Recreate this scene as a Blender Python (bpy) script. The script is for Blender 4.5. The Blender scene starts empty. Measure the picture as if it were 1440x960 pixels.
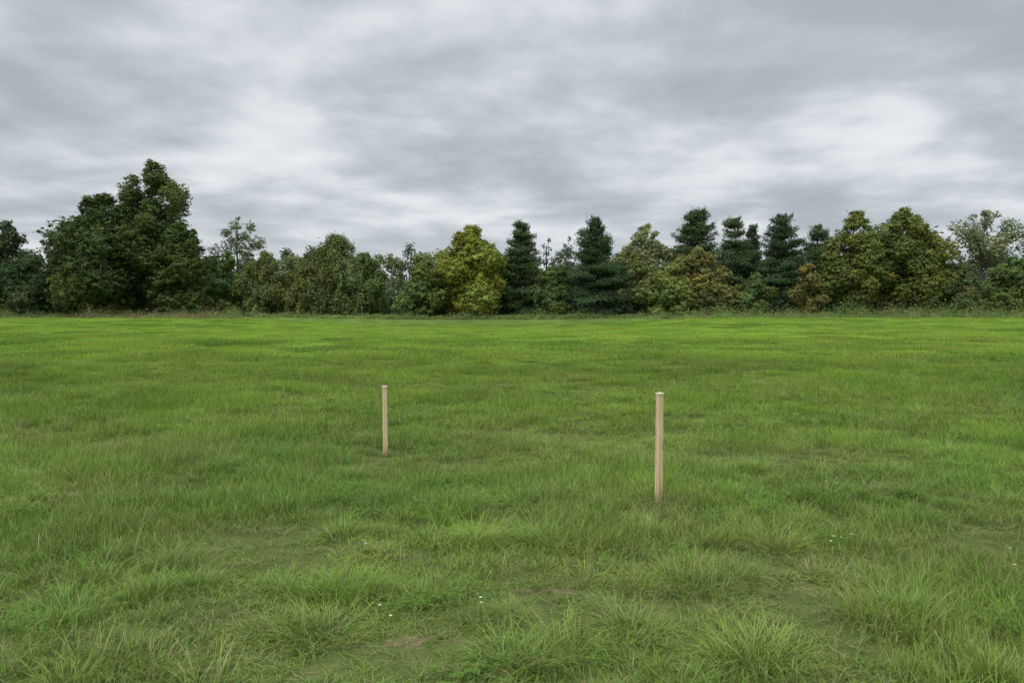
import bpy, math
import numpy as np
from mathutils import Vector

rng = np.random.default_rng(7)
scene = bpy.context.scene
scene.view_settings.view_transform = 'Standard'
scene.view_settings.look = 'None'
scene.view_settings.exposure = 0

# ------------------------------------------------------------ noise helpers
_perm = np.random.default_rng(3).random((256, 256))
def vnoise(x, y, s=1.0, off=0.0):
    x = np.asarray(x, float) * s + 37.3 + off; y = np.asarray(y, float) * s + 91.7 + off * 1.7
    xi = np.floor(x).astype(int); yi = np.floor(y).astype(int)
    fx = x - xi; fy = y - yi
    fx = fx * fx * (3 - 2 * fx); fy = fy * fy * (3 - 2 * fy)
    a = _perm[xi % 256, yi % 256]; b = _perm[(xi + 1) % 256, yi % 256]
    c = _perm[xi % 256, (yi + 1) % 256]; d = _perm[(xi + 1) % 256, (yi + 1) % 256]
    return (a * (1 - fx) + b * fx) * (1 - fy) + (c * (1 - fx) + d * fx) * fy
def fbm(x, y, s=1.0, off=0.0, o=3):
    t = 0; a = 0.5; n = 0
    for i in range(o):
        t = t + a * vnoise(x, y, s * 2 ** i, off + i * 13.1); n += a; a *= .5
    return t / n
def sstep(a, b, v):
    t = np.clip((v - a) / (b - a), 0, 1); return t * t * (3 - 2 * t)

EX = np.array([-400, -62, -41, -36, -24, -11, 5, 15.6, 24, 62, 400.])
EZ = np.array([.82, .82, .88, .78, 0.34, -.04, .02, 0.48, .88, .82, .82])
def H(x, y):
    x = np.asarray(x, float); y = np.asarray(y, float)
    e = np.interp(x, EX, EZ)
    near = sstep(15, 92, y) * e
    bump = (fbm(x, y, .5, 2) - .5) * .10 * (1 - sstep(12, 40, y)) + (fbm(x, y, .12, 9) - .5) * .25 * sstep(14, 30, y) * (1 - sstep(60, 88, y))
    far = sstep(93, 106, y) * (1.32 - e)
    dip = -0.12 * np.exp(-((y - 96) / 2.0) ** 2)
    return near + bump + far + dip

# ------------------------------------------------------------ node helpers
def new_mat(name):
    m = bpy.data.materials.new(name); m.use_nodes = True
    nt = m.node_tree; nt.nodes.clear()
    return m, nt
def N(nt, t, **kw):
    n = nt.nodes.new(t)
    for k, v in kw.items(): setattr(n, k, v)
    return n
def mixc(nt, fac, a, b, blend='MIX'):
    n = nt.nodes.new('ShaderNodeMix'); n.data_type = 'RGBA'; n.blend_type = blend
    for sock, v in ((n.inputs[0], fac), (n.inputs[6], a), (n.inputs[7], b)):
        if isinstance(v, (int, float)): sock.default_value = v
        elif isinstance(v, tuple): sock.default_value = (*v, 1) if len(v) == 3 else v
        else: nt.links.new(v, sock)
    return n.outputs[2]
def math_n(nt, op, a, b=None, clamp=False):
    n = nt.nodes.new('ShaderNodeMath'); n.operation = op; n.use_clamp = clamp
    for sock, v in ((n.inputs[0], a), (n.inputs[1], b)):
        if v is None: continue
        if isinstance(v, (int, float)): sock.default_value = v
        else: nt.links.new(v, sock)
    return n.outputs[0]
def noise(nt, vec, scale, detail=3, rough=.5, dist=0., dim='3D'):
    n = nt.nodes.new('ShaderNodeTexNoise'); n.noise_dimensions = dim; n.inputs['Scale'].default_value = scale
    n.inputs['Detail'].default_value = detail; n.inputs['Roughness'].default_value = rough
    n.inputs['Distortion'].default_value = dist
    if vec is not None: nt.links.new(vec, n.inputs['Vector'])
    return n.outputs[0]
def mrange(nt, v, a, b, c=0., d=1.):
    n = nt.nodes.new('ShaderNodeMapRange'); n.interpolation_type = 'SMOOTHSTEP'
    nt.links.new(v, n.inputs[0])
    for i, q in zip((1, 2, 3, 4), (a, b, c, d)): n.inputs[i].default_value = q
    return n.outputs[0]
def finish(nt, col, rough=.6, spec=.25, transl=0., bump=None, tcol=None, diffuse=False, gloss=0.):
    o = N(nt, 'ShaderNodeOutputMaterial')
    if diffuse:
        p = N(nt, 'ShaderNodeBsdfDiffuse'); nt.links.new(col, p.inputs['Color'])
    else:
        p = N(nt, 'ShaderNodeBsdfPrincipled')
        nt.links.new(col, p.inputs['Base Color'])
        p.inputs['Roughness'].default_value = rough; p.inputs['Specular IOR Level'].default_value = spec
    if bump is not None: nt.links.new(bump, p.inputs['Normal'])
    out = p.outputs[0]
    if transl > 0:
        t = N(nt, 'ShaderNodeBsdfTranslucent'); nt.links.new(tcol or col, t.inputs['Color'])
        m = N(nt, 'ShaderNodeMixShader'); m.inputs[0].default_value = transl
        nt.links.new(out, m.inputs[1]); nt.links.new(t.outputs[0], m.inputs[2]); out = m.outputs[0]
    if gloss > 0:
        t = N(nt, 'ShaderNodeBsdfGlossy'); t.inputs['Roughness'].default_value = .45; t.inputs['Color'].default_value = (.8, .85, .8, 1)
        m = N(nt, 'ShaderNodeMixShader'); m.inputs[0].default_value = gloss
        nt.links.new(out, m.inputs[1]); nt.links.new(t.outputs[0], m.inputs[2]); out = m.outputs[0]
    nt.links.new(out, o.inputs[0])

# ------------------------------------------------------------ materials
def grass_mat(name, gloss):
    m, nt = new_mat(name)
    tip = N(nt, 'ShaderNodeAttribute', attribute_name='tip').outputs['Fac']
    vary = N(nt, 'ShaderNodeAttribute', attribute_name='vary').outputs['Fac']
    tone = N(nt, 'ShaderNodeAttribute', attribute_name='tone', attribute_type='INSTANCER').outputs['Color']
    c = mixc(nt, math_n(nt, 'MULTIPLY', vary, .42), tone, (.27, .43, .075))
    dead = math_n(nt, 'GREATER_THAN', vary, .925)
    c = mixc(nt, dead, c, (.43, .36, .18))
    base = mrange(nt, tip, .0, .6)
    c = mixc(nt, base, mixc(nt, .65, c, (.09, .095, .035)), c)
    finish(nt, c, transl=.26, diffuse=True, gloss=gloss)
    return m
def leaf_mat(name, tr=.28):
    m, nt = new_mat(name)
    a = N(nt, 'ShaderNodeAttribute', attribute_name='lc').outputs['Color']
    finish(nt, a, .6, .2, tr, diffuse=True)
    return m
def bark_mat():
    m, nt = new_mat('bark')
    pos = N(nt, 'ShaderNodeNewGeometry').outputs['Position']
    n1 = noise(nt, pos, 3, 3, .6)
    finish(nt, mixc(nt, n1, (.07, .06, .05), (.21, .185, .155)), .9, .1, diffuse=True)
    return m
def ground_mat():
    m, nt = new_mat('field_ground')
    pos = N(nt, 'ShaderNodeNewGeometry').outputs['Position']
    sx = N(nt, 'ShaderNodeSeparateXYZ'); nt.links.new(pos, sx.inputs[0])
    n1 = noise(nt, pos, 6, 4, .65, dim='2D'); n2 = noise(nt, pos, 40, 4, .7, dim='2D'); n3 = noise(nt, pos, .4, 3, .6, dim='2D')
    thatch = mixc(nt, mrange(nt, n1, .3, .7), (.07, .095, .028), (.17, .16, .075))
    thatch = mixc(nt, mrange(nt, n2, .35, .65), thatch, (.10, .14, .035))
    soil = mixc(nt, n2, (.16, .11, .07), (.36, .265, .18))
    mask = N(nt, 'ShaderNodeAttribute', attribute_name='soil').outputs['Fac']
    mk = math_n(nt, 'ADD', mask, math_n(nt, 'MULTIPLY', math_n(nt, 'SUBTRACT', n1, .5), 1.4))
    c = mixc(nt, mrange(nt, mk, .4, .8), thatch, soil)
    green = mixc(nt, mrange(nt, n3, .35, .65), (.15, .27, .04), (.21, .34, .05))
    c = mixc(nt, mrange(nt, sx.outputs[1], 15, 45), c, green)
    rough = mixc(nt, mrange(nt, n3, .35, .65), (.10, .165, .035), (.15, .20, .05))
    edge = math_n(nt, 'ADD', sx.outputs[1], math_n(nt, 'MULTIPLY', n3, 3))
    c = mixc(nt, mrange(nt, edge, 93, 95), c, rough)
    b = N(nt, 'ShaderNodeBump'); b.inputs['Strength'].default_value = .6; b.inputs['Distance'].default_value = .02
    nt.links.new(n2, b.inputs['Height'])
    finish(nt, c, .95, .1, 0, b.outputs[0], diffuse=True)
    return m
def wood_mat():
    m, nt = new_mat('sawn_pine')
    tc = N(nt, 'ShaderNodeTexCoord').outputs['Object']
    mp = N(nt, 'ShaderNodeMapping'); mp.inputs['Scale'].default_value = (60, 60, 2.2); nt.links.new(tc, mp.inputs[0])
    g = noise(nt, mp.outputs[0], 1.0, 6, .6, .6)
    mp2 = N(nt, 'ShaderNodeMapping'); mp2.inputs['Scale'].default_value = (14, 14, 3); nt.links.new(tc, mp2.inputs[0])
    g2 = noise(nt, mp2.outputs[0], 1.0, 3, .5)
    c = mixc(nt, mrange(nt, g, .3, .7), (.54, .38, .20), (.76, .60, .38))
    c = mixc(nt, math_n(nt, 'MULTIPLY', mrange(nt, g2, .5, .75), .6), c, (.48, .32, .17))
    vo = N(nt, 'ShaderNodeTexVoronoi'); vo.inputs['Scale'].default_value = 1.0
    mp3 = N(nt, 'ShaderNodeMapping'); mp3.inputs['Scale'].default_value = (16, 16, 5); nt.links.new(tc, mp3.inputs[0])
    nt.links.new(mp3.outputs[0], vo.inputs['Vector'])
    c = mixc(nt, mrange(nt, vo.outputs['Distance'], .16, .08, 0, .7), c, (.24, .13, .06))
    sx = N(nt, 'ShaderNodeSeparateXYZ'); nt.links.new(tc, sx.inputs[0])
    c = mixc(nt, mrange(nt, sx.outputs[2], .14, .0, 0, .5), c, (.26, .20, .11))
    b = N(nt, 'ShaderNodeBump'); b.inputs['Strength'].default_value = .3; b.inputs['Distance'].default_value = .003
    nt.links.new(g, b.inputs['Height'])
    finish(nt, c, .75, .2, 0, b.outputs[0])
    return m
def plain(name, col, rough=.6, tr=0.):
    m, nt = new_mat(name)
    pos = N(nt, 'ShaderNodeNewGeometry').outputs['Position']
    n1 = noise(nt, pos, 60, 2)
    finish(nt, mixc(nt, n1, tuple(.8 * c for c in col), tuple(min(1, 1.15 * c) for c in col)), rough, .25, tr, diffuse=True)
    return m
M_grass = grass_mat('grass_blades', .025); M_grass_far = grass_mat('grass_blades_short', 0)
M_leaf = leaf_mat('tree_leaves'); M_bark = bark_mat(); M_ground = ground_mat()
M_wood = wood_mat(); M_end = plain('wood_end_grain', (.72, .62, .46), .8)
M_petal = plain('white_petals', (.8, .8, .76), .6, .3); M_clover = plain('clover_leaf', (.14, .25, .05), .55, .3)

# ------------------------------------------------------------ mesh helpers
def build_mesh(name, V, polys, mats=(), mat_idx=None, attrs=None, smooth=False):
    me = bpy.data.meshes.new(name)
    V = np.ascontiguousarray(V, np.float32)
    me.vertices.add(len(V)); me.vertices.foreach_set('co', V.ravel())
    loops = np.concatenate([p.ravel() for p in polys]).astype(np.int32)
    tot = np.concatenate([np.full(len(p), p.shape[1]) for p in polys]).astype(np.int32)
    start = np.concatenate([[0], np.cumsum(tot)[:-1]]).astype(np.int32)
    me.loops.add(len(loops)); me.loops.foreach_set('vertex_index', loops)
    me.polygons.add(len(tot)); me.polygons.foreach_set('loop_start', start)
    try: me.polygons.foreach_set('loop_total', tot)
    except Exception: pass
    if mat_idx is not None: me.polygons.foreach_set('material_index', np.asarray(mat_idx, np.int32))
    me.update(calc_edges=True)
    me.polygons.foreach_set('use_smooth', np.full(len(tot), smooth))
    for m in mats: me.materials.append(m)
    for k, (typ, arr) in (attrs or {}).items():
        a = me.attributes.new(k, typ, 'POINT')
        a.data.foreach_set('color' if typ == 'FLOAT_COLOR' else ('vector' if typ == 'FLOAT_VECTOR' else 'value'),
                           np.ascontiguousarray(arr, np.int32 if typ == 'INT' else np.float32).ravel())
    return me
def add_obj(name, me, coll=None):
    o = bpy.data.objects.new(name, me)
    (coll or scene.collection).objects.link(o)
    return o
def tube(path, radii, sides=6):
    path = np.asarray(path, float); n = len(path); V = []; F = []
    for i in range(n):
        d = path[min(i + 1, n - 1)] - path[max(i - 1, 0)]; d = d / (np.linalg.norm(d) + 1e-9)
        a = np.cross(d, [0.3, 1, .1]); a /= np.linalg.norm(a) + 1e-9; b = np.cross(d, a)
        th = np.arange(sides) / sides * 2 * np.pi
        V.append(path[i] + radii[i] * (np.cos(th)[:, None] * a + np.sin(th)[:, None] * b))
    for i in range(n - 1):
        for k in range(sides):
            F.append([i * sides + k, i * sides + (k + 1) % sides, (i + 1) * sides + (k + 1) % sides, (i + 1) * sides + k])
    return np.concatenate(V), np.array(F)

# ------------------------------------------------------------ ground
def axis(lo, hi, n, k, c=0):
    t = np.linspace(-1, 1, n); s = np.sinh(k * t) / np.sinh(k)
    return np.where(s < 0, c - s * (lo - c), c + s * (hi - c))
gx = np.concatenate([-axis(0, 2500, 241, 8)[:120:-1], axis(0, 2500, 241, 8)[121:]])
gy = np.concatenate([np.linspace(-300, -6, 12), np.arange(-5, 14, .12), np.geomspace(14, 130, 130), np.geomspace(140, 2500, 20)])
gx = np.unique(gx)
X, Y = np.meshgrid(gx, gy)
SOIL = [(-.50, 3.50, .19, .07), (.25, 4.25, .14, .08), (-.20, 3.30, .11, .05), (-1.8, 9.6, .25, .15), (-.8, 12.3, .2, .2), (1.27, 6.22, .10, .08)]
THIN = [(-1.5, 4.7, .7, .35), (-2.0, 5.3, .6, .3), (1.5, 4.0, .45, .3), (.3, 3.9, .5, .3), (2.0, 4.7, .6, .25), (-.9, 7.5, .8, .35), (3.0, 8.0, .9, .4), (12.4, 26, 1.5, 1.2),
        (1.25, 6.0, .28, .35), (-1.42, 8.1, .25, .3), (-.5, 3.4, .45, .22), (3.2, 5.2, .6, .25), (-3.4, 6.6, .8, .3), (.6, 9.5, 1.0, .4), (-4.5, 9, 1.2, .5)]
STK = [(1.254, 6.1, .13, .28), (-1.418, 8.05, .12, .25)]
def soil_mask(x, y, L=None):
    m = np.zeros_like(np.asarray(x, float))
    for cx, cy, rx, ry in (L or SOIL):
        m = np.maximum(m, np.exp(-(((x - cx) / rx) ** 2 + ((y - cy) / ry) ** 2) * .8))
    return m
Z = H(X, Y)
ny, nx = X.shape
idx = np.arange(nx * ny).reshape(ny, nx)
F = np.stack([idx[:-1, :-1], idx[:-1, 1:], idx[1:, 1:], idx[1:, :-1]], -1).reshape(-1, 4)
me = build_mesh('ground', np.stack([X, Y, Z], -1).reshape(-1, 3), [F], [M_ground],
                attrs={'soil': ('FLOAT', soil_mask(X, Y).ravel())}, smooth=True)
add_obj('ground', me)

# ------------------------------------------------------------ grass sources
src = bpy.data.collections.new('grass_sources')
def blades(n, rad, L, Lsd, w, lean, bend, segs, seed, outward=False, flat_frac=.08):
    r = np.random.default_rng(seed)
    rr = rad * np.sqrt(r.random(n)); th = r.random(n) * 2 * np.pi
    root = np.stack([rr * np.cos(th), rr * np.sin(th), np.full(n, -.01)], -1)
    az = th + r.normal(0, .7, n) if outward else r.random(n) * 2 * np.pi
    Ln = np.clip(r.normal(L, Lsd, n), L * .3, L * 2)
    a0 = np.abs(r.normal(0, lean, n)); 
    if outward: a0 = a0 * .5 + lean * rr / rad
    bd = np.abs(r.normal(bend, bend * .5, n))
    vary = r.random(n)
    fl = r.random(n) < flat_frac
    a0 = np.where(fl, r.uniform(1.1, 1.45, n), a0); bd = np.where(fl, .15, bd); vary = np.where(fl & (r.random(n) < .5), .97, vary)
    d = np.stack([np.cos(az), np.sin(az), np.zeros(n)], -1)
    fa = az + np.pi / 2 + r.normal(0, .5, n)
    side = np.stack([np.cos(fa), np.sin(fa), np.zeros(n)], -1)
    wn = w * r.uniform(.6, 1.3, n)
    p = root.copy(); P = [p.copy()]
    for i in range(segs):
        a = a0 + bd * ((i + .5) / segs) ** 1.3
        st = Ln / segs
        p = p + st[:, None] * (np.sin(a)[:, None] * d + np.cos(a)[:, None] * np.array([0, 0, 1.]))
        P.append(p.copy())
    cols = []; tips = []
    for i in range(segs):
        t = i / segs; ww = wn * (1 - t ** 1.6 * .9) * .5 * (0.75 if i == 0 else 1)
        cols += [P[i] - side * ww[:, None], P[i] + side * ww[:, None]]; tips += [t, t]
    cols.append(P[segs]); tips.append(1.)
    k = len(cols)
    V = np.stack(cols, 1).reshape(-1, 3); V[:, 2] = np.maximum(V[:, 2], -.015)
    b = np.arange(n)[:, None] * k
    quads = np.concatenate([b + np.array([2 * i, 2 * i + 1, 2 * i + 3, 2 * i + 2]) for i in range(segs - 1)])
    tri = b + np.array([2 * segs - 2, 2 * segs - 1, 2 * segs])
    tip = np.tile(np.array(tips), n); vy = np.repeat(vary, k)
    return V, quads, tri, tip, vy
kinds = []
def add_src(mat=None, **kw):
    V, q, t, tip, vy = blades(**kw)
    i = len(kinds); nm = 'grass_tuft_%02d' % i
    me = build_mesh(nm, V, [q, t], [mat or M_grass], attrs={'tip': ('FLOAT', tip), 'vary': ('FLOAT', vy)}, smooth=True)
    add_obj(nm, me, src); kinds.append(nm); return i
KA = [add_src(n=390, rad=.24, L=.09, Lsd=.04, w=.0042, lean=.55, bend=1.0, segs=3, seed=10 + i, flat_frac=.13) for i in range(7)]
KB = [add_src(M_grass_far, n=530, rad=.5, L=.10, Lsd=.04, w=.0085, lean=.45, bend=.8, segs=2, seed=20 + i) for i in range(6)]
KC = [add_src(M_grass_far, n=1150, rad=1.2, L=.13, Lsd=.04, w=.022, lean=.4, bend=.7, segs=2, seed=30 + i) for i in range(6)]
KT = [add_src(n=150, rad=.13, L=.20, Lsd=.06, w=.0038, lean=.5, bend=1.15, segs=5, seed=40 + i, outward=True, flat_frac=.03) for i in range(8)]
KS = [add_src(n=80, rad=.10, L=.15, Lsd=.05, w=.004, lean=.5, bend=1.0, segs=4, seed=50 + i, outward=True, flat_frac=.05) for i in range(6)]
def clover_src(seed):
    r = np.random.default_rng(seed); V = []; F = []
    for j in range(45):
        cx, cy = r.normal(0, .08, 2); z = r.uniform(.03, .09); s = r.uniform(.006, .011); ta = r.random() * 6.28
        for q in range(3):
            a = ta + q * 2.094; d = np.array([math.cos(a), math.sin(a), r.normal(0, .25)]); e = np.array([-math.sin(a), math.cos(a), r.normal(0, .2)])
            c = np.array([cx, cy, z]); b = len(V)
            V += [c, c + d * s * .9 + e * s * .75, c + d * s * 1.9 + e * s * .45, c + d * s * 1.9 - e * s * .45, c + d * s * .9 - e * s * .75]
            F.append([b, b + 1, b + 2, b + 3, b + 4])
    i = len(kinds); nm = 'grass_tuft_%02d' % i
    add_obj(nm, build_mesh(nm, np.array(V), [np.array(F)], [M_clover]), src); kinds.append(nm); return i
KW = [clover_src(60 + i) for i in range(3)]

P = []; R = []; S = []; K = []; TN = []
def tone(x, y, bright=0., spread=.22):
    n = len(x)
    f = sstep(.34, .66, fbm(x, y, .55, 61, 4))[:, None]
    c = np.array([.082, .178, .024]) * (1 - f) + np.array([.215, .355, .044]) * f
    g = (sstep(.4, .65, fbm(x, y, .07, 17, 3)) * .45)[:, None]
    c = c * (1 - g) + np.array([.26, .39, .052]) * g
    yl = (sstep(.50, .72, fbm(x, y, .9, 43, 3)) * .5)[:, None]
    c = c * (1 - yl) + np.array([.26, .30, .08]) * yl
    th = soil_mask(x, y, THIN)[:, None] * .5
    c = c * (1 - th) + np.array([.26, .26, .09]) * th
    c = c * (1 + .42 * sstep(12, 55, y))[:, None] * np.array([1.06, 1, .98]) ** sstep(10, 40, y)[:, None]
    c = c * rng.uniform(1 - spread * 1.2, 1 + spread, n)[:, None] * (1 + bright)
    c[:, 0] *= rng.uniform(.88, 1.14, n)
    return c
def put(x, y, kinds_, sc, zs, tilt=.08, bright=0., spread=.22):
    n = len(x)
    P.append(np.stack([x, y, H(x, y)], -1))
    R.append(np.stack([rng.normal(0, tilt, n), rng.normal(0, tilt, n), rng.random(n) * 6.283], -1))
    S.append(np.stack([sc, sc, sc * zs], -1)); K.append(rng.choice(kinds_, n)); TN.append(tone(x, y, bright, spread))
def scatter(y0, y1, dens):
    W = .78 * y1 + 2.5
    n = int(2 * W * (y1 - y0) * dens)
    x = rng.uniform(-W, W, n); y = rng.uniform(y0, y1, n)
    k = np.abs(x) < .78 * y + 2.5
    return x[k], y[k]
def grid(y0, y1, sp, jit=.45):
    W = .78 * y1 + 2.5
    gy_ = np.arange(y0, y1, sp * .87); gx_ = np.arange(-W, W, sp)
    a, b = np.meshgrid(gx_, gy_); a[1::2] += sp / 2
    x = a.ravel() + rng.uniform(-jit, jit, a.size) * sp; y = b.ravel() + rng.uniform(-jit, jit, a.size) * sp
    k = (np.abs(x) < .78 * y + 2.5); return x[k], y[k]
def hgt(x, y):
    h = .42 + 1.05 * sstep(.36, .68, fbm(x, y, 1.1, 5, 4)) + .4 * (fbm(x, y, .25, 8, 2) - .5) - .35 * soil_mask(x, y, THIN)
    return np.maximum(h, .22) * (1 - .5 * soil_mask(x, y, STK))
x, y = grid(1.2, 9.5, .27); k = (rng.random(len(x)) > soil_mask(x, y) * 1.8) & (rng.random(len(x)) > .5 * soil_mask(x, y, THIN)); x, y = x[k], y[k]
put(x, y, KA, rng.uniform(.85, 1.2, len(x)), hgt(x, y) * rng.uniform(.75, 1.3, len(x)))
x, y = grid(9.4, 26, .58); k = rng.random(len(x)) > soil_mask(x, y) * .9; x, y = x[k], y[k]
put(x, y, KB, rng.uniform(.85, 1.2, len(x)), hgt(x, y) * rng.uniform(.7, 1.3, len(x)))
x, y = grid(26, 95, 1.45); e = y + fbm(x, y, .3, 4, 3) * 3 < 94.5; x, y = x[e], y[e]
put(x, y, KC, rng.uniform(.85, 1.15, len(x)), (.35 + 1.1 * sstep(.2, .8, fbm(x, y, .35, 5, 3))) * rng.uniform(.8, 1.25, len(x)), .02)
def clumpy(y0, y1, dens, lo, hi, off, s=.9):
    x, y = scatter(y0, y1, dens)
    p = sstep(lo, hi, fbm(x, y, s, off, 3))
    k = (rng.random(len(x)) < p) & (soil_mask(x, y) < .25) & (soil_mask(x, y, THIN) < .35) & (soil_mask(x, y, STK) < .3); return x[k], y[k]
x, y = clumpy(1.2, 14, 14, .42, .70, 5, 1.3)
put(x, y, KT, rng.uniform(.5, 1.15, len(x)), rng.uniform(.65, 1.15, len(x)), bright=0., spread=.38)
x, y = clumpy(1.2, 16, 16, .33, .62, 5)
put(x, y, KS, rng.uniform(.6, 1.2, len(x)), rng.uniform(.8, 1.2, len(x)), bright=0., spread=.38)
x, y = clumpy(13, 45, 1.6, .47, .72, 5, .6)
put(x, y, KT, rng.uniform(.8, 1.3, len(x)), rng.uniform(.6, .9, len(x)), bright=-.15)
x, y = clumpy(1.2, 10, 6, .45, .65, 77)
put(x, y, KW, rng.uniform(.8, 1.2, len(x)), rng.uniform(.7, 1.2, len(x)))
big = [(-1.0, 4.0), (-.93, 4.08), (-1.1, 4.05), (2.0, 3.75), (2.1, 3.8), (1.92, 3.68), (1.15, 4.3), (1.05, 4.36), (-.3, 4.95), (-.4, 5.0), (-1.9, 4.1),
       (-2.1, 4.5), (-.18, 3.72), (.05, 3.3), (1.1, 3.35), (2.6, 3.5), (.5, 4.95), (-2.35, 3.7), (-.55, 5.6), (1.7, 5.0), (-1.0, 3.45), (.65, 3.7), (.15, 5.1), (-1.75, 6.0), (2.6, 6.2)]
for dx, dy in ((0, 0), (.11, .06), (-.09, .10)):
    bx = np.array([b[0] for b in big]) + dx + rng.normal(0, .06, len(big)); by = np.array([b[1] for b in big]) + dy + rng.normal(0, .06, len(big))
    k = soil_mask(bx, by) < .3; bx, by = bx[k], by[k]
    put(bx, by, KT, rng.uniform(.7, 1.25, len(bx)), rng.uniform(.7, 1.05, len(bx)), bright=.10)
P = np.concatenate(P); R = np.concatenate(R); S = np.concatenate(S); K = np.concatenate(K); TN = np.clip(np.concatenate(TN), .01, .6)
pm = bpy.data.meshes.new('grass_points'); pm.vertices.add(len(P)); pm.vertices.foreach_set('co', P.astype(np.float32).ravel())
for nme, typ, arr, fld in (('rot', 'FLOAT_VECTOR', R, 'vector'), ('scl', 'FLOAT_VECTOR', S, 'vector'), ('kind', 'INT', K, 'value'), ('tone', 'FLOAT_VECTOR', TN, 'vector')):
    a = pm.attributes.new(nme, typ, 'POINT'); a.data.foreach_set(fld, np.ascontiguousarray(arr, np.int32 if typ == 'INT' else np.float32).ravel())
grass = add_obj('grass', pm)
ng = bpy.data.node_groups.new('scatter_grass', 'GeometryNodeTree')
ng.interface.new_socket('Geometry', in_out='INPUT', socket_type='NodeSocketGeometry')
ng.interface.new_socket('Geometry', in_out='OUTPUT', socket_type='NodeSocketGeometry')
gi = ng.nodes.new('NodeGroupInput'); go = ng.nodes.new('NodeGroupOutput')
ci = ng.nodes.new('GeometryNodeCollectionInfo'); ci.inputs['Collection'].default_value = src
ci.inputs['Separate Children'].default_value = True; ci.inputs['Reset Children'].default_value = True
ip = ng.nodes.new('GeometryNodeInstanceOnPoints'); ip.inputs['Pick Instance'].default_value = True
def na(nm, t):
    n = ng.nodes.new('GeometryNodeInputNamedAttribute'); n.data_type = t; n.inputs['Name'].default_value = nm
    return n.outputs[0]
er = ng.nodes.new('FunctionNodeEulerToRotation')
L = ng.links.new
L(na('rot', 'FLOAT_VECTOR'), er.inputs[0]); L(gi.outputs[0], ip.inputs['Points']); L(ci.outputs[0], ip.inputs['Instance'])
L(na('kind', 'INT'), ip.inputs['Instance Index']); L(er.outputs[0], ip.inputs['Rotation']); L(na('scl', 'FLOAT_VECTOR'), ip.inputs['Scale'])
L(ip.outputs[0], go.inputs[0])
md = grass.modifiers.new('scatter', 'NODES'); md.node_group = ng
print('grass instances', len(P))

# ------------------------------------------------------------ leaves & trees
NL = [0]
def leaf_quads(c, nrm, size, r, aspect=.6):
    n = len(c); NL[0] += n
    nrm = nrm / (np.linalg.norm(nrm, axis=1, keepdims=True) + 1e-9)
    t = r.normal(size=(n, 3)); u = np.cross(nrm, t); u /= np.linalg.norm(u, axis=1, keepdims=True) + 1e-9
    v = np.cross(nrm, u); s = (size * r.uniform(.6, 1.3, n))[:, None]
    V = np.stack([c - u * s, c - v * s * aspect, c + u * s, c + v * s * aspect], 1).reshape(-1, 3)
    return V, np.arange(4 * n).reshape(n, 4)
class Tree:
    def __init__(s, seed): s.r = np.random.default_rng(seed); s.lc = []; s.ln = []; s.lcol = []; s.lsz = []; s.tb = []
    def leaves(s, c, n, col, sz): s.lc.append(c); s.ln.append(n); s.lcol.append(col); s.lsz.append(np.full(len(c), sz))
    def finish(s, name, x, y, aspect=.6, z=None):
        c = np.concatenate(s.lc); n = np.concatenate(s.ln); col = np.concatenate(s.lcol) * 1.1; sz = np.concatenate(s.lsz)
        k = c[:, 2] > .05; c, n, col, sz = c[k], n[k], col[k], sz[k]
        V, Fq = leaf_quads(c, n, sz, s.r, aspect); cols = np.repeat(col, 4, 0)
        mi = [np.zeros(len(Fq))]; Vs = [V]; Fs = [Fq]; off = len(V)
        for tv, tf in s.tb:
            Vs.append(tv); Fs.append(tf + off); off += len(tv); mi.append(np.ones(len(tf)))
        V = np.concatenate(Vs); F = np.concatenate(Fs)
        C = np.ones((len(V), 4)); C[:len(cols), :3] = cols
        me = build_mesh(name, V, [F], [M_leaf, M_bark], np.concatenate(mi), {'lc': ('FLOAT_COLOR', C)})
        o = add_obj(name, me); o.location = (x, y, (float(H(x, y)) if z is None else z) - .05)
        return o
def prof(s, peak):
    k = math.log(.5) / math.log(peak)
    return np.sin(np.pi * np.clip(s, 0, 1) ** k) ** .6
def unit(r, n):
    d = r.normal(size=(n, 3)); return d / np.linalg.norm(d, axis=1, keepdims=True)
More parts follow.
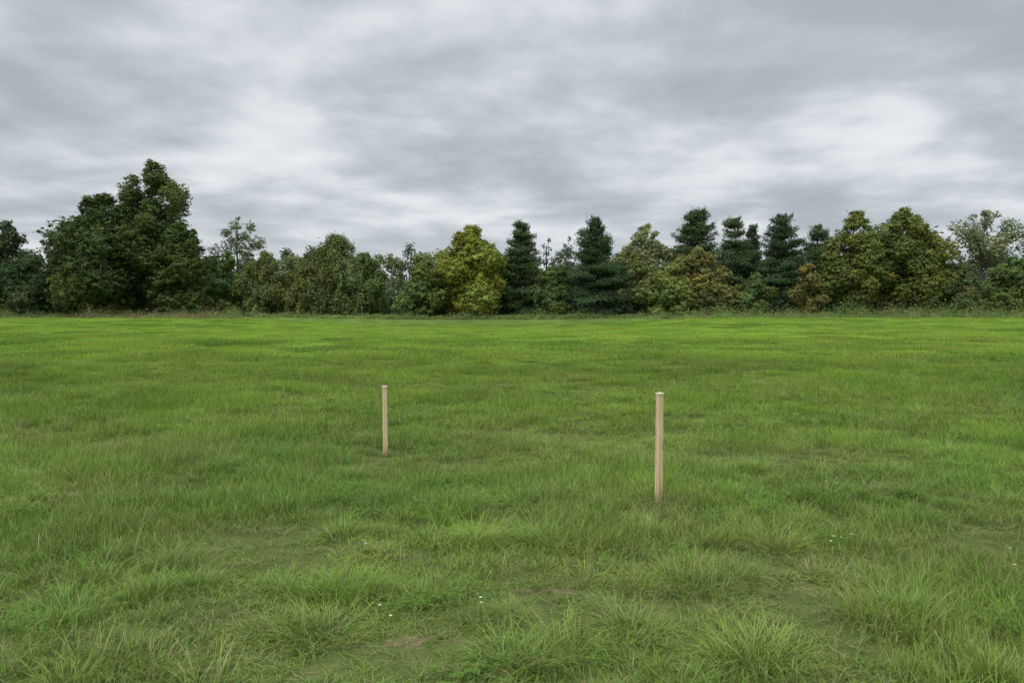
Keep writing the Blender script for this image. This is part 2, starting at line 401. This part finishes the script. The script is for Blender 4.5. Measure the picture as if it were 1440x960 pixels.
def deciduous(name, x, y, h, w, col, cb=.0, peak=.42, dens=1., seed=0, lobes=22, leaf=.15, droop=0., lean=0., branches=False, cl_r=.7, fill=1., lsz=1.):
    T = Tree(seed); r = T.r; col = np.array(col)
    z0 = h * cb; ch = h - z0
    ph = r.random(3) * 6.28
    C = []; Rl = []
    lobes = int(lobes * 1.6)
    for i in range(lobes):
        s = ((i + .5) / lobes) ** .9
        s = np.clip(s + r.normal(0, .03), .02, .98)
        a = i * 2.39996 + r.normal(0, .5)
        R_ = w / 2 * prof(s * .93 + .07, peak) * (1 + .14 * math.sin(2 * a + ph[0]) + .12 * math.sin(5 * s * 3 + ph[1]))
        lr = np.clip(R_ * r.uniform(.28, .50), .07 * w, .22 * w) * lsz
        rho = max(0, R_ - lr * .8) * (r.uniform(.75, 1.10) if i % 4 else r.uniform(.2, .6))
        C.append([rho * math.cos(a) + lean * s, rho * math.sin(a), z0 + s * (ch - lr * .7)]); Rl.append(lr)
    C = np.array(C); Rl = np.array(Rl)
    n = 8; zs = np.linspace(0, h * .86, n); wob = np.cumsum(r.normal(0, .012 * h, (n, 2)), 0) * .5
    path = np.stack([wob[:, 0] + lean * zs / h, wob[:, 1], zs], -1); path[0, :2] = 0
    rad = .017 * h * (1 - zs / h) ** 1.0 + .03; rad[0] *= 1.4
    T.tb.append(tube(path, rad, 8))
    for c, l in zip(C, Rl):
        zz = max(.15 * h, c[2] - .5 * abs(np.hypot(c[0], c[1])) - .08 * h); zz = min(zz, h * .8)
        b = np.array([np.interp(zz, zs, path[:, 0]), np.interp(zz, zs, path[:, 1]), zz])
        mid = (b + c) / 2 + np.array([0, 0, -.04 * h * r.random()])
        rr = .0055 * h
        T.tb.append(tube([b, mid, c], [rr, rr * .6, rr * .25], 5))
        if branches:
            for _ in range(5):
                e = c + unit(r, 1)[0] * l * 1.2; e[2] += l * .3
                T.tb.append(tube([mid * .3 + c * .7, (c + e) / 2, e], [rr * .4, rr * .25, .015], 4))
    k = (.14 / leaf) ** 1.5
    for c, l in zip(C, Rl):
        lob = r.uniform(.8, 1.22); hue = r.normal(0, .08)
        nf = int(220 * fill * dens * l ** 2 * k)
        if nf > 3:
            e = unit(r, nf); pos = c + e * (l * .95 * r.random(nf)[:, None] ** .5)
            T.leaves(pos, e + np.array([0, 0, .5]) + r.normal(0, .5, (nf, 3)), np.clip(col[None] * lob * .9 * (1 + r.normal(0, .15, (nf, 1))), .005, .6), leaf)
        ncl = int(max(6, 19 * (l / cl_r) ** 1.6 * dens ** .5))
        d = unit(r, ncl); d[:, 2] = d[:, 2] * .8 + .12
        rad = l * r.uniform(.55, 1.12, ncl)[:, None]
        cc = c + d * rad
        cr = cl_r * r.uniform(.35, .95, ncl) * .75
        for q in range(ncl):
            nl = max(4, int(54 * dens * (cr[q] / .5) ** 1.7 * k))
            e = unit(r, nl); pr = cr[q] * (np.abs(r.normal(0, .62, nl)) + .15)[:, None]
            pos = cc[q] + e * pr * np.array([1, 1, .65 + droop])
            if droop: pos[:, 2] -= droop * r.random(nl) * 1.8
            nn = e * .6 + d[q] * .7 + np.array([0, 0, .6]) + r.normal(0, .4, (nl, 3))
            b = lob * r.uniform(.72, 1.32)
            cl = col[None] * b * (1 + r.normal(0, .14, (nl, 1))) * np.array([1 + hue, 1, 1 - hue])
            T.leaves(pos, nn, np.clip(cl, .005, .6), leaf)
    return T.finish(name, x, y)
def pine(name, x, y, h, w, col, seed, shape=.85, cb=.05, dens=1., gap=.0):
    T = Tree(seed); r = T.r; col = np.array(col)
    zs = np.linspace(0, h * .98, 7); T.tb.append(tube(np.stack([0 * zs, 0 * zs, zs], -1), .014 * h * (1 - zs / h) + .02, 7))
    nw = int(h * 2.2)
    ph = r.random(3) * 6
    for i in range(nw):
        s = (i + r.random() * .8) / nw; z = h * (cb + (1 - cb) * s)
        tier = r.uniform(.78, 1.12)
        Lb = w / 2 * (1 - s) ** shape * (1 if s > .12 else .85) * tier + .2
        nb = 8 if s < .7 else 5
        if r.random() < gap: continue
        for b in range(nb):
            a = b / nb * 6.283 + r.random() * 1.2; l = Lb * r.uniform(.5, 1.22) * (1 + .14 * math.sin(a + ph[0] + 3 * s) + .1 * math.sin(2 * a + ph[1] - 5 * s))
            up = (.05 + .55 * s) * l * r.uniform(.1, 1.0) if s > .25 else -.12 * l
            d = np.array([math.cos(a), math.sin(a), 0])
            tip = np.array([0, 0, z]) + d * l + np.array([0, 0, up])
            T.tb.append(tube([[0, 0, z], tip * .5 + np.array([0, 0, z * .5 - .06 * l]), tip], [.045, .03, .01], 4))
            nl = int((26 + 62 * l) * dens)
            t = r.random(nl) ** .7
            sp = (.24 + .18 * l * (1 - np.abs(t - .6)))
            pos = np.array([0, 0, z]) + d * (t * l)[:, None] + np.array([0, 0, 1.]) * (up * t ** 1.5)[:, None]
            e = np.array([-math.sin(a), math.cos(a), 0])
            pos += e * (r.normal(0, 1, nl) * sp * .8)[:, None]; pos[:, 2] += r.normal(0, .20, nl) + .05
            nn = np.array([0, 0, .9]) + r.normal(0, .6, (nl, 3)) + d * .5
            bb = r.uniform(.72, 1.35)
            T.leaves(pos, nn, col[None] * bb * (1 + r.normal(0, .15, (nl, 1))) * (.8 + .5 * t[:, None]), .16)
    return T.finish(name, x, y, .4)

DK = (.092, .130, .045); DK2 = (.082, .118, .052); OL = (.17, .195, .064); YG = (.24, .265, .055); WL = (.165, .195, .070)
PN = (.058, .094, .044); PN2 = (.072, .110, .046); PALE = (.27, .29, .13); BR = (.205, .21, .075); MG = (.13, .19, .062); RO = (.17, .20, .058)
D = deciduous
D('deciduous_tree', -71.5, 105, 13.6, 9, DK2, seed=1, peak=.5, dens=.7)
D('deciduous_tree', -78, 106, 14.5, 11, DK, seed=2, dens=.8)
D('deciduous_tree', -67.3, 108, 12.5, 4, (.11, .15, .08), seed=3, cb=.3, dens=.35, lobes=10, branches=True, cl_r=.5, fill=.3)
D('shrub', -66.5, 104, 6.4, 9, DK2, seed=4, lobes=16)
D('oak_tree', -57.9, 105, 17.2, 15.5, DK, seed=5, lobes=36, peak=.48)
D('oak_tree', -52.0, 108, 22.6, 11.4, (.13, .17, .056), seed=6, lobes=42, peak=.58, dens=.75, cb=.05, lsz=.85)
D('oak_tree', -47.4, 106, 13.6, 10.5, (.098, .14, .046), seed=7, lobes=24, peak=.42)
D('ash_tree', -41.3, 112, 15.0, 7.6, (.20, .24, .13), seed=8, cb=.42, lobes=15, dens=.42, branches=True, peak=.5, cl_r=.5, fill=.3, lsz=.85)
D('deciduous_tree', -41.5, 108, 9.6, 5.2, MG, seed=9, lobes=14, peak=.45)
D('willow_tree', -35.8, 108, 9.6, 8.8, WL, seed=10, lobes=20, droop=.5)
D('willow_tree', -30.0, 109, 9.3, 8.0, OL, seed=11, lobes=18, droop=.6)
D('willow_tree', -25.7, 108, 12.3, 10.0, WL, seed=12, lobes=26, droop=.7, peak=.5, dens=.85)
D('willow_tree', -21.2, 107, 9.5, 7.0, (.135, .18, .062), seed=13, lobes=18, droop=.5)
D('shrub', -12.3, 105, 7.9, 8.5, (.16, .20, .058), seed=14, lobes=20)
D('maple_tree', -5.9, 106, 13.0, 12.0, YG, seed=15, lobes=30, peak=.45, dens=.9)
pine('cedar_tree', 1.4, 110, 13.4, 7.8, PN2, 16, shape=.42, dens=1.35)
D('ash_tree', 5.5, 116, 12.6, 3.4, (.17, .18, .14), seed=17, cb=.4, lobes=8, dens=.25, branches=True, cl_r=.4, fill=.2)
D('ash_tree', 8.9, 116, 12.8, 3.4, (.17, .18, .14), seed=18, cb=.4, lobes=8, dens=.25, branches=True, cl_r=.4, fill=.2)
D('shrub', 6.2, 107, 7.2, 7.0, MG, seed=19, lobes=14)
pine('pine_tree', 11.9, 105, 13.6, 11.4, PN, 20, shape=.66, dens=1.3)
D('deciduous_tree', 20.3, 112, 14.0, 9.4, PALE, seed=21, lobes=24, dens=.7, peak=.52, lsz=.9)
D('deciduous_tree', 17.4, 106, 8.7, 6.6, (.18, .205, .07), seed=22, lobes=14)
pine('pine_tree', 28.2, 114, 15.8, 9.0, PN2, 23, shape=.38, cb=.35, gap=.12, dens=1.2)
D('deciduous_tree', 26.8, 107, 9.8, 10.6, BR, seed=24, lobes=24)
D('shrub', 22.3, 104, 7.4, 6.8, (.22, .26, .07), seed=25, lobes=14)
pine('pine_tree', 33.0, 110, 14.3, 7.4, PN2, 26, shape=.45, gap=.08)
pine('pine_tree', 36.6, 113, 13.6, 6.6, PN, 27, shape=.6, gap=.06)
pine('pine_tree', 38.8, 107, 14.1, 8.4, PN, 28, shape=.42, dens=1.25, gap=.03)
pine('pine_tree', 46.0, 112, 13.2, 7.4, PN2, 29, shape=.38, gap=.05)
D('shrub', 41.4, 104, 7.6, 5.8, (.22, .20, .065), seed=30, lobes=13)
D('shrub', 34.5, 105, 6.0, 6.5, (.13, .17, .058), seed=31, lobes=12)
D('maple_tree', 49.0, 106, 15.0, 9.8, RO, seed=32, lobes=28, peak=.5, dens=.9)
D('maple_tree', 56.6, 107, 15.6, 11.8, RO, seed=33, lobes=32, peak=.52, dens=.9)
D('shrub', 62.8, 105, 7.6, 8.2, (.13, .165, .062), seed=34, lobes=18)
D('ash_tree', 70.0, 110, 15.6, 10.2, (.24, .27, .14), seed=35, cb=.45, lobes=22, dens=.42, branches=True, peak=.5, cl_r=.5, fill=.3, lsz=.85)
D('shrub', 71.2, 105, 8.4, 8.5, MG, seed=36, lobes=20)
D('deciduous_tree', 78.5, 106, 10, 9, OL, seed=37)
D('deciduous_tree', 88, 107, 14, 12, DK, seed=38, dens=.5)
D('deciduous_tree', -88, 107, 13, 12, OL, seed=39, dens=.5)

# distant woodland mass: one object
T = Tree(99); r = T.r
tw = []
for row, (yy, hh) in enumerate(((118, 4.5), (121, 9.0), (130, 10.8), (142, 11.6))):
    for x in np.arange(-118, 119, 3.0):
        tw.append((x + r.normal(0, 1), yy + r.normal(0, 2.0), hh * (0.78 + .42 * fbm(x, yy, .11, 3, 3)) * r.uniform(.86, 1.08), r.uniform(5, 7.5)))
for (x, yy, h, w) in tw:
    base = np.array([DK2, PN2, DK, WL, OL][r.integers(0, 5)]) * r.uniform(.85, 1.15) * np.array([1, 1, 1.25])  # extra blue paints distance haze into the leaf colours
    conif = r.random() < .3
    for q in range(24):
        s = r.random() ** 1.15; z = s * h
        wr = w / 2 * ((1 - s) ** .7 if conif else float(prof(.2 + s * .8, .45)))
        a = r.random() * 6.283; rho = wr * r.random() ** .5
        cc = np.array([x + rho * math.cos(a), yy + rho * math.sin(a), z]); nl = 44
        e = unit(r, nl); pos = cc + e * (1.2 * r.random(nl)[:, None] ** .4) * np.array([1, 1, .75])
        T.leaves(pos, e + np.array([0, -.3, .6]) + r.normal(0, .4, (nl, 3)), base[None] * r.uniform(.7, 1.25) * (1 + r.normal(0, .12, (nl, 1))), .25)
    T.tb.append(tube([[x, yy, 0], [x, yy, h * .7]], [.2, .08], 5))
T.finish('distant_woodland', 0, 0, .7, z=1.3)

# underbrush at the woodland edge: one object
T = Tree(123); r = T.r
xs = r.uniform(-100, 100, 2600)
for x in xs:
    ctr = -36 < x < 18
    yy = r.uniform(100.0 if ctr else 95.5, 101.5)
    patch = sstep(.38, .68, fbm(x, 3, .13, 2, 3))
    hh = (.55 + 1.4 * r.random() ** 2) * (.6 + 1.1 * patch)
    if 30 < x < 48: hh *= 1.4
    if -62 < x < -36: hh *= 1.25
    if ctr: hh *= .6
    if yy < 97.5: hh *= .6
    if -60 < x < -38 and r.random() < .45: c = np.array([.27, .20, .11])
    else: c = np.array([(.22, .32, .09), (.28, .31, .14), (.16, .24, .07), (.31, .26, .15)][r.choice(4, p=[.42, .28, .20, .10])])
    nl = int(24 + 20 * hh); e = unit(r, nl); e[:, 2] = np.abs(e[:, 2])
    pos = e * np.array([.6 + .3 * hh, .5, hh]) * r.random(nl)[:, None] ** .5 + np.array([x, yy, float(H(x, yy))])
    T.leaves(pos, e + np.array([0, 0, .3]) + r.normal(0, .5, (nl, 3)), c[None] * r.uniform(.7, 1.2) * (1 + r.normal(0, .15, (nl, 1))), .10)
T.finish('underbrush', 0, 0, .4, z=.05)
print('leaves', NL[0])

# ------------------------------------------------------------ stakes
import bmesh
def stake(x, y, h, wid, rot, tilt, seed):
    r = np.random.default_rng(seed)
    bm = bmesh.new()
    a = wid / 2; ch = .006
    ring = [(-a + ch, -a), (a - ch, -a), (a, -a + ch), (a, a - ch), (a - ch, a), (-a + ch, a), (-a, a - ch), (-a, -a + ch)]
    lv = [(-.30, .12), (-.16, .98)] + [(z, 1 + r.normal(0, .006)) for z in np.linspace(0, h - .035, 9)] + [(h - .016, 1.0), (h - .0135, 1.13), (h - .003, 1.15), (h, 1.06)]
    rows = []
    for z, s in lv:
        j = r.normal(0, .0006, 2)
        rows.append([bm.verts.new((px * s + j[0], py * s + j[1], z + (r.normal(0, .0012) if z > h - .02 else 0))) for px, py in ring])
    for i in range(len(rows) - 1):
        for k in range(8):
            f = bm.faces.new([rows[i][k], rows[i][(k + 1) % 8], rows[i + 1][(k + 1) % 8], rows[i + 1][k]])
            f.material_index = 1 if i >= len(rows) - 4 else 0
    c = bm.verts.new((0, 0, h + .002))
    for k in range(8):
        f = bm.faces.new([rows[-1][k], rows[-1][(k + 1) % 8], c]); f.material_index = 1
    bm.faces.new(rows[0][::-1])
    me = bpy.data.meshes.new('wooden_stake'); bm.to_mesh(me); bm.free()
    me.materials.append(M_wood); me.materials.append(M_end)
    o = add_obj('wooden_stake', me)
    o.location = (x, y, 0); o.rotation_euler = (tilt[0], tilt[1], math.radians(rot))
    return o
stake(1.254, 6.27, .923, .052, 24, (0, .004), 1)
stake(-1.418, 8.23, .790, .048, 20, (0, -.004), 2)

# ------------------------------------------------------------ white wildflowers (one object)
V = []; F = []; MI = []
r = np.random.default_rng(5)
fl = [(-.15, 3.72), (-.60, 3.53), (2.10, 4.88), (2.16, 4.8), (4.92, 8.3), (2.92, 4.25), (5.3, 10.5)]
fl += [(r.uniform(-7, 8), r.uniform(4, 14)) for _ in range(14)]
for (x, y) in fl:
    for q in range(r.integers(1, 3)):
        cx, cy = x + r.normal(0, .03), y + r.normal(0, .03); z = float(H(cx, cy)) + r.uniform(.12, .19); s = r.uniform(.004, .0065)
        tv, tf = tube([[cx + .01, cy, z - .16], [cx, cy, z - .05], [cx, cy, z]], [.001, .001, .0008], 4)
        b = len(V); V += list(tv); F += [list(np.array(f) + b) for f in tf]; MI += [1] * len(tf)
        for p in range(9):
            a = p * .698; d = np.array([math.cos(a), math.sin(a), .25]); e = np.array([-math.sin(a), math.cos(a), 0]); c = np.array([cx, cy, z]); b = len(V)
            V += [c + np.array([0, 0, .002]), c + d * s + e * s * .4, c + d * s * 1.7, c + d * s - e * s * .4]; F.append([b, b + 1, b + 2, b + 3]); MI.append(0)
add_obj('white_wildflowers', build_mesh('white_wildflowers', np.array(V), [np.array(F)], [M_petal, M_clover], MI))

# ------------------------------------------------------------ world: overcast sky
SUN_EL, SUN_AZ = math.radians(52), math.radians(215)
w = bpy.data.worlds.new('World'); scene.world = w; w.use_nodes = True
nt = w.node_tree; nt.nodes.clear()
sky = N(nt, 'ShaderNodeTexSky', sky_type='NISHITA'); sky.sun_disc = False; sky.sun_elevation = SUN_EL; sky.sun_rotation = SUN_AZ
tc = N(nt, 'ShaderNodeTexCoord').outputs['Generated']
sx = N(nt, 'ShaderNodeSeparateXYZ'); nt.links.new(tc, sx.inputs[0])
zc = math_n(nt, 'ADD', math_n(nt, 'MAXIMUM', sx.outputs[2], 0.), .17)
cb = N(nt, 'ShaderNodeCombineXYZ')
nt.links.new(math_n(nt, 'DIVIDE', sx.outputs[0], zc), cb.inputs[0]); nt.links.new(math_n(nt, 'DIVIDE', sx.outputs[1], zc), cb.inputs[1])
mp = N(nt, 'ShaderNodeMapping'); mp.inputs['Location'].default_value = (5.3, 2.4, 0); mp.inputs['Rotation'].default_value = (0, 0, .15); mp.inputs['Scale'].default_value = (1.2, 1.3, 1)
nt.links.new(cb.outputs[0], mp.inputs[0])
n1 = noise(nt, mp.outputs[0], 1.15, 5, .48, .2, dim='2D')
n2 = noise(nt, mp.outputs[0], 3.0, 4, .5, 0., dim='2D')
f = math_n(nt, 'ADD', math_n(nt, 'MULTIPLY', n1, .77), math_n(nt, 'MULTIPLY', n2, .29))
cr = N(nt, 'ShaderNodeValToRGB'); nt.links.new(f, cr.inputs[0])
els = cr.color_ramp.elements; cr.color_ramp.interpolation = 'B_SPLINE'
els[0].position = .36; els[0].color = (.40, .45, .485, 1)
els[1].position = .76; els[1].color = (.86, .89, .91, 1)
for p, c in ((.45, (.465, .515, .555, 1)), (.54, (.57, .62, .655, 1)), (.63, (.72, .76, .79, 1))):
    e = els.new(p); e.color = c
hz = mrange(nt, sx.outputs[2], .0, .15, .45, 0.)
cc = mixc(nt, hz, cr.outputs[0], (.73, .775, .80))
vm = N(nt, 'ShaderNodeVectorMath', operation='SCALE'); nt.links.new(cc, vm.inputs[0])
# an overcast sky is brightest overhead
nt.links.new(mrange(nt, sx.outputs[2], .38, .95, 10.0, 27.), vm.inputs['Scale'])
col = mixc(nt, .97, sky.outputs[0], vm.outputs[0])
bg = N(nt, 'ShaderNodeBackground'); bg.inputs['Strength'].default_value = .1; nt.links.new(col, bg.inputs[0])
o = N(nt, 'ShaderNodeOutputWorld'); nt.links.new(bg.outputs[0], o.inputs[0])

sd = bpy.data.lights.new('sun', 'SUN'); sd.energy = 1.5; sd.angle = math.radians(25); sd.color = (1, .97, .92)
so = bpy.data.objects.new('sun', sd); scene.collection.objects.link(so)
dirv = Vector((math.sin(SUN_AZ) * math.cos(SUN_EL), math.cos(SUN_AZ) * math.cos(SUN_EL), math.sin(SUN_EL)))
so.rotation_euler = (-dirv).to_track_quat('-Z', 'Y').to_euler(); so.location = dirv * 50

# ------------------------------------------------------------ camera
cd = bpy.data.cameras.new('camera'); cam = bpy.data.objects.new('camera', cd); scene.collection.objects.link(cam)
cd.sensor_width = 36; cd.lens = 26; cd.clip_end = 6000; cd.clip_start = .05
cam.location = (0, 0, 1.6); cam.rotation_euler = (math.radians(90 - 2.2), 0, 0)
scene.camera = cam
